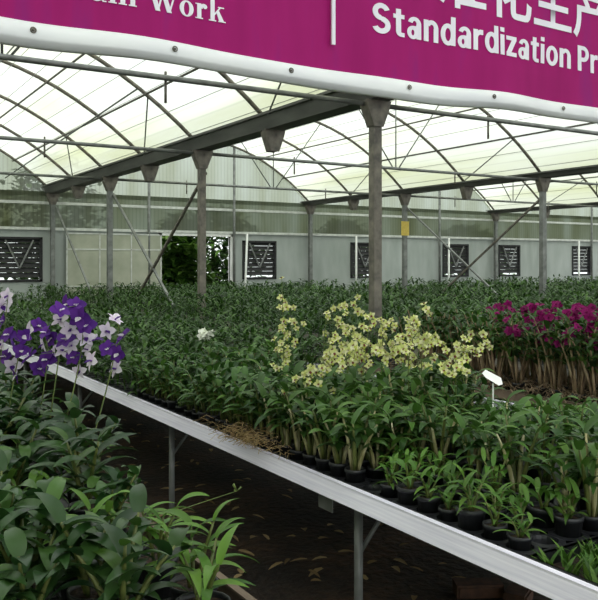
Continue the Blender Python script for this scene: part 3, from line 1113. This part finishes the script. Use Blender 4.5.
mb = MB()
for k in range(260):
    x, y = rs.uniform(.9, 3.3), rs.uniform(1.6, 8)
    mb.leaf((x, y, .012 + rs.uniform(0, .01)), rs.uniform(0, 6.28), rs.uniform(-.1, .3), rs.uniform(.05, .11), rs.uniform(.02, .04), .4, 3)
tag(mb.build('leaf_litter', M['straw'], None, True), 'dead brown leaves scattered on the dark earth under the benches', 'litter', None, 'stuff')
for k, (px, py, lab) in enumerate(((478, 588, 'dirty brown brick lying in the dark under the near bench end'), (518, 596, 'broken half brick beside the whole one in the dark'),)):
    q = on_h(px, py, .03)
    mb = MB()
    L, W, H = (.22, .11, .06) if k == 0 else (.13, .11, .06)
    e = .01
    mb.box((-L / 2, -W / 2 + e, 0), (L / 2, W / 2 - e, H)).box((-L / 2 + e, -W / 2, e), (L / 2 - e, W / 2, H - e))
    o = mb.build('brick', M['brick'], None, False, (q.x, q.y, 0))
    o.rotation_euler = (0, 0, -.5 + k)
    tag(o, lab, 'brick')

# ------------------------------------------------------------------ the banner
VB = 2.18


def on_b(x, y):
    d = (x - 299.0) / FPX
    Z = VB / (CT - d * ST)
    p = at(x, y, Z)
    return p.x, p.z


BN = thing('banner', 'magenta banner with white lettering and white hem hung across the greenhouse', 'banner', (0, VB, 0))
XL, XR = U[1] + .25, U[2] - .2
ZB, ZT = EYE + .641, GH - .05


def wav(x, z):
    return .010 * sin(x * 5.1) * (1 - .5 * (z - ZB)) + .005 * sin(x * 13 + 1) * max(0.0, 1 - (z - ZB) * 3)


def sag(x):
    return .006 * sin(x * 2.6 + .8) + .003 * sin(x * 9.0)


def sheet(x0, x1, z0, z1, nx, nz, y, zf=None):
    vs, fs = [], []
    for j in range(nz + 1):
        for i in range(nx + 1):
            x = x0 + (x1 - x0) * i / nx
            z = z0 + (z1 - z0) * j / nz
            vs.append((x, y + wav(x, z), z + sag(x) * (1 - j / nz)))
    w = nx + 1
    for j in range(nz):
        for i in range(nx):
            fs.append((j * w + i, j * w + i + 1, (j + 1) * w + i + 1, (j + 1) * w + i))
    return vs, fs


vs, fs = sheet(XL, XR, ZB, ZT, 120, 14, 0)
MB().add(vs, fs).build('cloth', M['banner'], BN, True)
prof = [(-.003, 0.0), (-.007, -.004), (-.010, -.022), (-.012, -.042), (-.009, -.048), (.004, -.060), (.014, -.064), (.022, -.058), (.024, -.045), (.012, -.02), (.004, -.004)]
vs, fs = [], []
nx = 120
for i in range(nx + 1):
    x = XL + (XR - XL) * i / nx
    for dy, dz in prof:
        wob = 1 + .12 * sin(x * 7 + dz * 40)
        vs.append((x, dy * wob + wav(x, ZB), ZB + dz * (1 + .06 * sin(x * 4.3)) + sag(x)))
n = len(prof)
for i in range(nx):
    for k in range(n):
        a, c = i * n + k, i * n + (k + 1) % n
        fs.append((a, a + n, c + n, c))
MB().add(vs, fs).build('hem', M['hem'], BN, True)
for gx, gy in ((33, 31), (172, 55), (289, 77), (407, 89), (489, 106), (562, 114)):
    x, z = on_b(gx, gy)
    g = MB()
    for a in range(1):
        ring = [(x + .007 * cos(2 * pi * k / 12), -.014 + wav(x, ZB), ZB - .024 + sag(x) + .007 * sin(2 * pi * k / 12)) for k in range(12)]
        g.tube(ring + [ring[0]], .002, 6, cap=False)
        g.tube([(x, -.008, ZB - .024 + sag(x)), (x, -.013 + wav(x, ZB), ZB - .024 + sag(x))], .004, 8)
    g.build('grommet', M['steel_dark'], BN, True)
for k in range(12):
    x = XL + .1 + (XR - XL - .2) * k / 11
    MB().tube([(x, .0, ZT - .02), (x, .025, ZT + .02), (x, 0, ZT + .045), (x, -.025, ZT + .02), (x, 0, ZT - .02)], .004, 5).build('tie_cord', M['white_paint'], BN, True)


def flat_text(body, size, bold, space=1.0):
    cu = bpy.data.curves.new('lettering', 'FONT')
    cu.body = body
    cu.size = size
    cu.offset = bold
    cu.space_character = space
    cu.resolution_u = 4
    cu.extrude = .0
    o = bpy.data.objects.new('lettering_source', cu)
    C.objects.link(o)
    dg = bpy.context.evaluated_depsgraph_get()
    dg.update()
    me = bpy.data.meshes.new_from_object(o.evaluated_get(dg))
    bpy.data.objects.remove(o)
    bpy.data.curves.remove(cu)
    return me


def place_text(me, x0, x1, zb, zt, name, ref=None):
    """fit a text mesh to x0..x1, zb..zt on the banner face and make it follow the cloth"""
    xs = [v.co.x for v in me.vertices]
    ys = [v.co.y for v in me.vertices]
    ax, bx, ay, by = min(xs), max(xs), min(ys), max(ys)
    if ref:
        ay, by = ref
    for v in me.vertices:
        x = x0 + (v.co.x - ax) / (bx - ax) * (x1 - x0)
        z = zb + (v.co.y - ay) / (by - ay) * (zt - zb)
        v.co = (x, -.0025 + wav(x, z), z)
    me.materials.clear()
    me.materials.append(M['letter'])
    me.update()
    return link(name, me, BN)


me = flat_text('\u6807\u51c6\u5316\u751f\u4ea7', 1.0, .018)
ys = [v.co.y for v in me.vertices]
o = place_text(me, 1.665, 2.875, EYE + .922, EYE + 1.14, 'lettering')
o['label'] = 'white row of five Chinese characters'
# white divider stroke
x, z = on_b(332.5, 45)
MB().box((x - .0065, -.008, z), (x + .0065, -.001, z + .55)).build('divider', M['letter'], BN)

# bold serif words, drawn stroke by stroke (unit = cap height)
XH = .66


def poly(mb, pts, k, x0, z0):
    n = len(pts)
    vs = []
    for dy in (-.0028, -.0016):
        vs += [(x0 + px * k, dy + wav(x0 + px * k, z0), z0 + pz * k) for px, pz in pts]
    mb.add(vs, [tuple(range(n)), tuple(range(n, 2 * n))[::-1]] + [(a, a + n, (a + 1) % n + n, (a + 1) % n) for a in range(n)])


def rect(mb, a, b2, c, d, k, x0, z0):
    poly(mb, [(a, b2), (c, b2), (c, d), (a, d)], k, x0, z0)


def ringp(mb, cx, cz, rx, rz, ix, iz, k, x0, z0, a0=0, a1=360, n=28):
    for q in range(n):
        t0, t1 = radians(a0 + (a1 - a0) * q / n), radians(a0 + (a1 - a0) * (q + 1) / n)
        poly(mb, [(cx + ix * cos(t0), cz + iz * sin(t0)), (cx + rx * cos(t0), cz + rz * sin(t0)), (cx + rx * cos(t1), cz + rz * sin(t1)), (cx + ix * cos(t1), cz + iz * sin(t1))], k, x0, z0)


SE = .05


def g_T(mb, *a):
    rect(mb, .36, 0, .58, 1, *a); rect(mb, .22, 0, .72, SE, *a); rect(mb, .02, .94, .92, 1, *a); rect(mb, .02, .70, .07, .96, *a); rect(mb, .87, .70, .92, .96, *a)
    return 1.0


def g_e(mb, *a):
    ringp(mb, .32, XH / 2, .31, XH / 2 + .01, .13, XH / 2 - .06, *a, 0, 320); rect(mb, .15, .32, .62, .38, *a)
    return .70


def g_a(mb, *a):
    ringp(mb, .26, .2, .25, .21, .08, .15, *a, 60, 330); rect(mb, .34, .05, .54, .5, *a); ringp(mb, .31, .46, .23, .21, .06, .15, *a, 0, 180); rect(mb, .5, 0, .66, SE, *a)
    return .72


def g_stem(mb, x, *a, top=XH):
    rect(mb, x + .06, 0, x + .26, top, *a); rect(mb, x - .02, 0, x + .34, SE, *a); rect(mb, x - .02, top - SE, x + .1, top, *a)


def g_m(mb, *a):
    for x in (0, .42, .84):
        rect(mb, x + .06, 0, x + .26, XH - .1 if x else XH, *a); rect(mb, x - .01, 0, x + .33, SE, *a)
    rect(mb, -.02, XH - SE, .1, XH, *a)
    for x in (.16, .58):
        ringp(mb, x + .24, XH - .2, .28, .21, .1, .13, *a, 0, 140, 12)
    return 1.24


def g_W(mb, *a):
    for p, q, w in (((.10, 1), (.42, 0), .22), ((.68, 1), (.42, 0), .08), ((.60, 1), (.94, 0), .22), ((1.24, 1), (.94, 0), .08)):
        poly(mb, [(q[0] - w / 2, q[1]), (q[0] + w / 2, q[1]), (p[0] + w / 2, p[1]), (p[0] - w / 2, p[1])], *a)
    rect(mb, -.08, .95, .32, 1, *a); rect(mb, .44, .95, .80, 1, *a); rect(mb, 1.08, .95, 1.36, 1, *a)
    return 1.36


def g_o(mb, *a):
    ringp(mb, .34, XH / 2, .33, XH / 2 + .015, .13, XH / 2 - .05, *a)
    return .74


def g_r(mb, *a):
    g_stem(mb, 0, *a)
    ringp(mb, .38, XH - .24, .2, .25, .06, .13, *a, 60, 170, 10)
    ringp(mb, .44, XH - .11, .1, .1, 0, 0, *a, 0, 360, 12)
    return .60


def g_k(mb, *a):
    g_stem(mb, 0, *a, top=1.0)
    poly(mb, [(.26, .26), (.26, .36), (.52, XH), (.60, XH)], *a)
    poly(mb, [(.34, .40), (.46, .50), (.74, 0), (.50, 0)], *a)
    rect(mb, .42, XH - SE, .72, XH, *a); rect(mb, .44, 0, .80, SE, *a)
    return .82


xw = on_b(145, 10)[0]
xe = on_b(223.5, 20)[0]
kk = (xe - xw) / (1.36 + .04 + .74 + .04 + .60 + .04 + .82)
mb = MB()
x = xw + .08 * kk
for g in (g_W, g_o, g_r, g_k):
    x += (g(mb, kk, x, EYE + .725) + .04) * kk
o = mb.build('lettering', M['letter'], BN)
o['label'] = 'white serif word Work'
mb = MB()
wt = (1.0 + .7 + .72 + 1.24 + .1) * kk
x = xw - .35 * kk - wt
for g in (g_T, g_e, g_a, g_m):
    x += (g(mb, kk, x, EYE + .725) + .03) * kk
o = mb.build('lettering', M['letter'], BN)
o['label'] = 'white serif word Team'


# bold sans words
SW = .19


def s_S(mb, *a):
    ringp(mb, .34, .72, .32, .29, .13, .12, *a, 20, 270, 18)
    ringp(mb, .34, .28, .34, .29, .14, .12, *a, -160, 90, 18)
    return .70


def s_t(mb, *a):
    rect(mb, .10, .14, .10 + SW, .92, *a); rect(mb, 0, .60, .42, .74, *a)
    ringp(mb, .30, .16, .20, .17, .02, .02, *a, 180, 280, 8); rect(mb, .29, -.01, .42, .13, *a)
    return .44


def s_n(mb, *a):
    rect(mb, 0, 0, SW, .74, *a); rect(mb, .40, 0, .40 + SW, .46, *a)
    ringp(mb, .32, .46, .27, .29, .09, .14, *a, 0, 150, 14)
    return .60


def s_u(mb, *a):
    rect(mb, 0, .28, SW, .74, *a); rect(mb, .40, 0, .40 + SW, .74, *a)
    ringp(mb, .27, .28, .27, .29, .09, .14, *a, 180, 330, 14)
    return .60


def s_o(mb, *a):
    ringp(mb, .31, .365, .31, .385, .12, .23, *a)
    return .63


def s_c(mb, *a):
    ringp(mb, .31, .365, .31, .385, .12, .23, *a, 40, 320)
    return .58


def s_d(mb, *a):
    ringp(mb, .30, .365, .30, .385, .115, .23, *a); rect(mb, .42, 0, .42 + SW, 1.0, *a)
    return .62


def s_a(mb, *a):
    ringp(mb, .22, .21, .22, .225, .06, .10, *a)
    rect(mb, .36, 0, .36 + SW, .50, *a); rect(mb, .22, .33, .40, .44, *a)
    ringp(mb, .29, .50, .26, .25, .08, .12, *a, 0, 165, 14)
    return .57


def s_r(mb, *a):
    rect(mb, 0, 0, SW, .74, *a); ringp(mb, .32, .42, .22, .33, .13, .15, *a, 65, 170, 9); rect(mb, .34, .57, .42, .745, *a)
    return .41


def s_i(mb, *a):
    rect(mb, 0, 0, SW, .74, *a); rect(mb, 0, .84, SW, 1.0, *a)
    return .20


def s_z(mb, *a):
    rect(mb, 0, 0, .50, .15, *a); rect(mb, 0, .59, .50, .74, *a); poly(mb, [(0, .12), (.22, .12), (.50, .62), (.28, .62)], *a)
    return .51


def s_P(mb, *a):
    rect(mb, 0, 0, SW + .01, 1.0, *a); rect(mb, .1, .84, .34, 1.0, *a); rect(mb, .1, .38, .34, .54, *a)
    ringp(mb, .32, .69, .31, .31, .12, .15, *a, -90, 90, 14)
    return .64


SANS = {'S': s_S, 't': s_t, 'a': s_a, 'n': s_n, 'd': s_d, 'r': s_r, 'i': s_i, 'z': s_z, 'o': s_o, 'P': s_P, 'u': s_u, 'c': s_c}


def sans_word(word, x0, x1, cap, zb):
    gap = .085
    scratch = MB()
    tot = sum(SANS[ch](scratch, 1, 0, 0) + gap for ch in word) - gap
    kx = (x1 - x0) / tot if x1 else cap
    mb = MB()
    x = x0
    for ch in word:
        part = MB()
        wd = SANS[ch](part, 1.0, 0, 0)
        vs = []
        for (px, py, pz) in part.v:
            X, Zc = x + px * kx, zb + pz * cap
            vs.append((X, py + wav(X, Zc) - wav(px, 0), Zc))
        mb.add(vs, part.f)
        x += (wd + gap) * kx
    o = mb.build('lettering', M['letter'], BN)
    o['label'] = 'white bold word ' + word
    return kx


kx = sans_word('Standardization', on_b(373, 30)[0], on_b(571.5, 60)[0], .103, EYE + .787)
x = on_b(578.5, 60)[0]
sans_word('Production', x, x + kx * 6.0, .103, EYE + .787)

# ------------------------------------------------------------------ sky, light, camera
w = bpy.data.worlds.new('overcast')
SC.world = w
w.use_nodes = True
nt = w.node_tree
bg = nt.nodes['Background']
tc = nt.nodes.new('ShaderNodeTexCoord')
sp = nt.nodes.new('ShaderNodeSeparateXYZ')
nt.links.new(tc.outputs['Generated'], sp.inputs[0])
col = ramp(nt, sp.outputs['Z'], [(0.0, (.62, .68, .66, 1)), (0.25, (.92, .96, .96, 1)), (1.0, (1.0, 1.0, 1.0, 1))])
nt.links.new(col, bg.inputs['Color'])
bg.inputs['Strength'].default_value = 1.75

sun = bpy.data.lights.new('sun', 'SUN')
sun.energy = 1.6
sun.angle = radians(14)
sun.color = (1.0, .96, .88)
so = bpy.data.objects.new('sun', sun)
C.objects.link(so)
so.rotation_euler = (radians(28), radians(-14), 0)

cam = bpy.data.cameras.new('camera')
cam.sensor_fit = 'VERTICAL'
cam.sensor_height = 24.0
cam.lens = FPX / 600 * 24.0
cam.shift_y = -(300 - HOR) / 600
cam.clip_start = .05
cam.clip_end = 200
co = bpy.data.objects.new('camera', cam)
C.objects.link(co)
co.location = (0, 0, EYE)
co.rotation_euler = (pi / 2, 0, -TH)
SC.camera = co

vs_ = SC.view_settings
vs_.view_transform = 'Standard'
vs_.look = 'None'
vs_.gamma = 1.0
vs_.use_curve_mapping = False
vs_.exposure = 0.36
SC.cycles.max_bounces = 8
SC.cycles.transparent_max_bounces = 16
SC.cycles.use_denoising = True
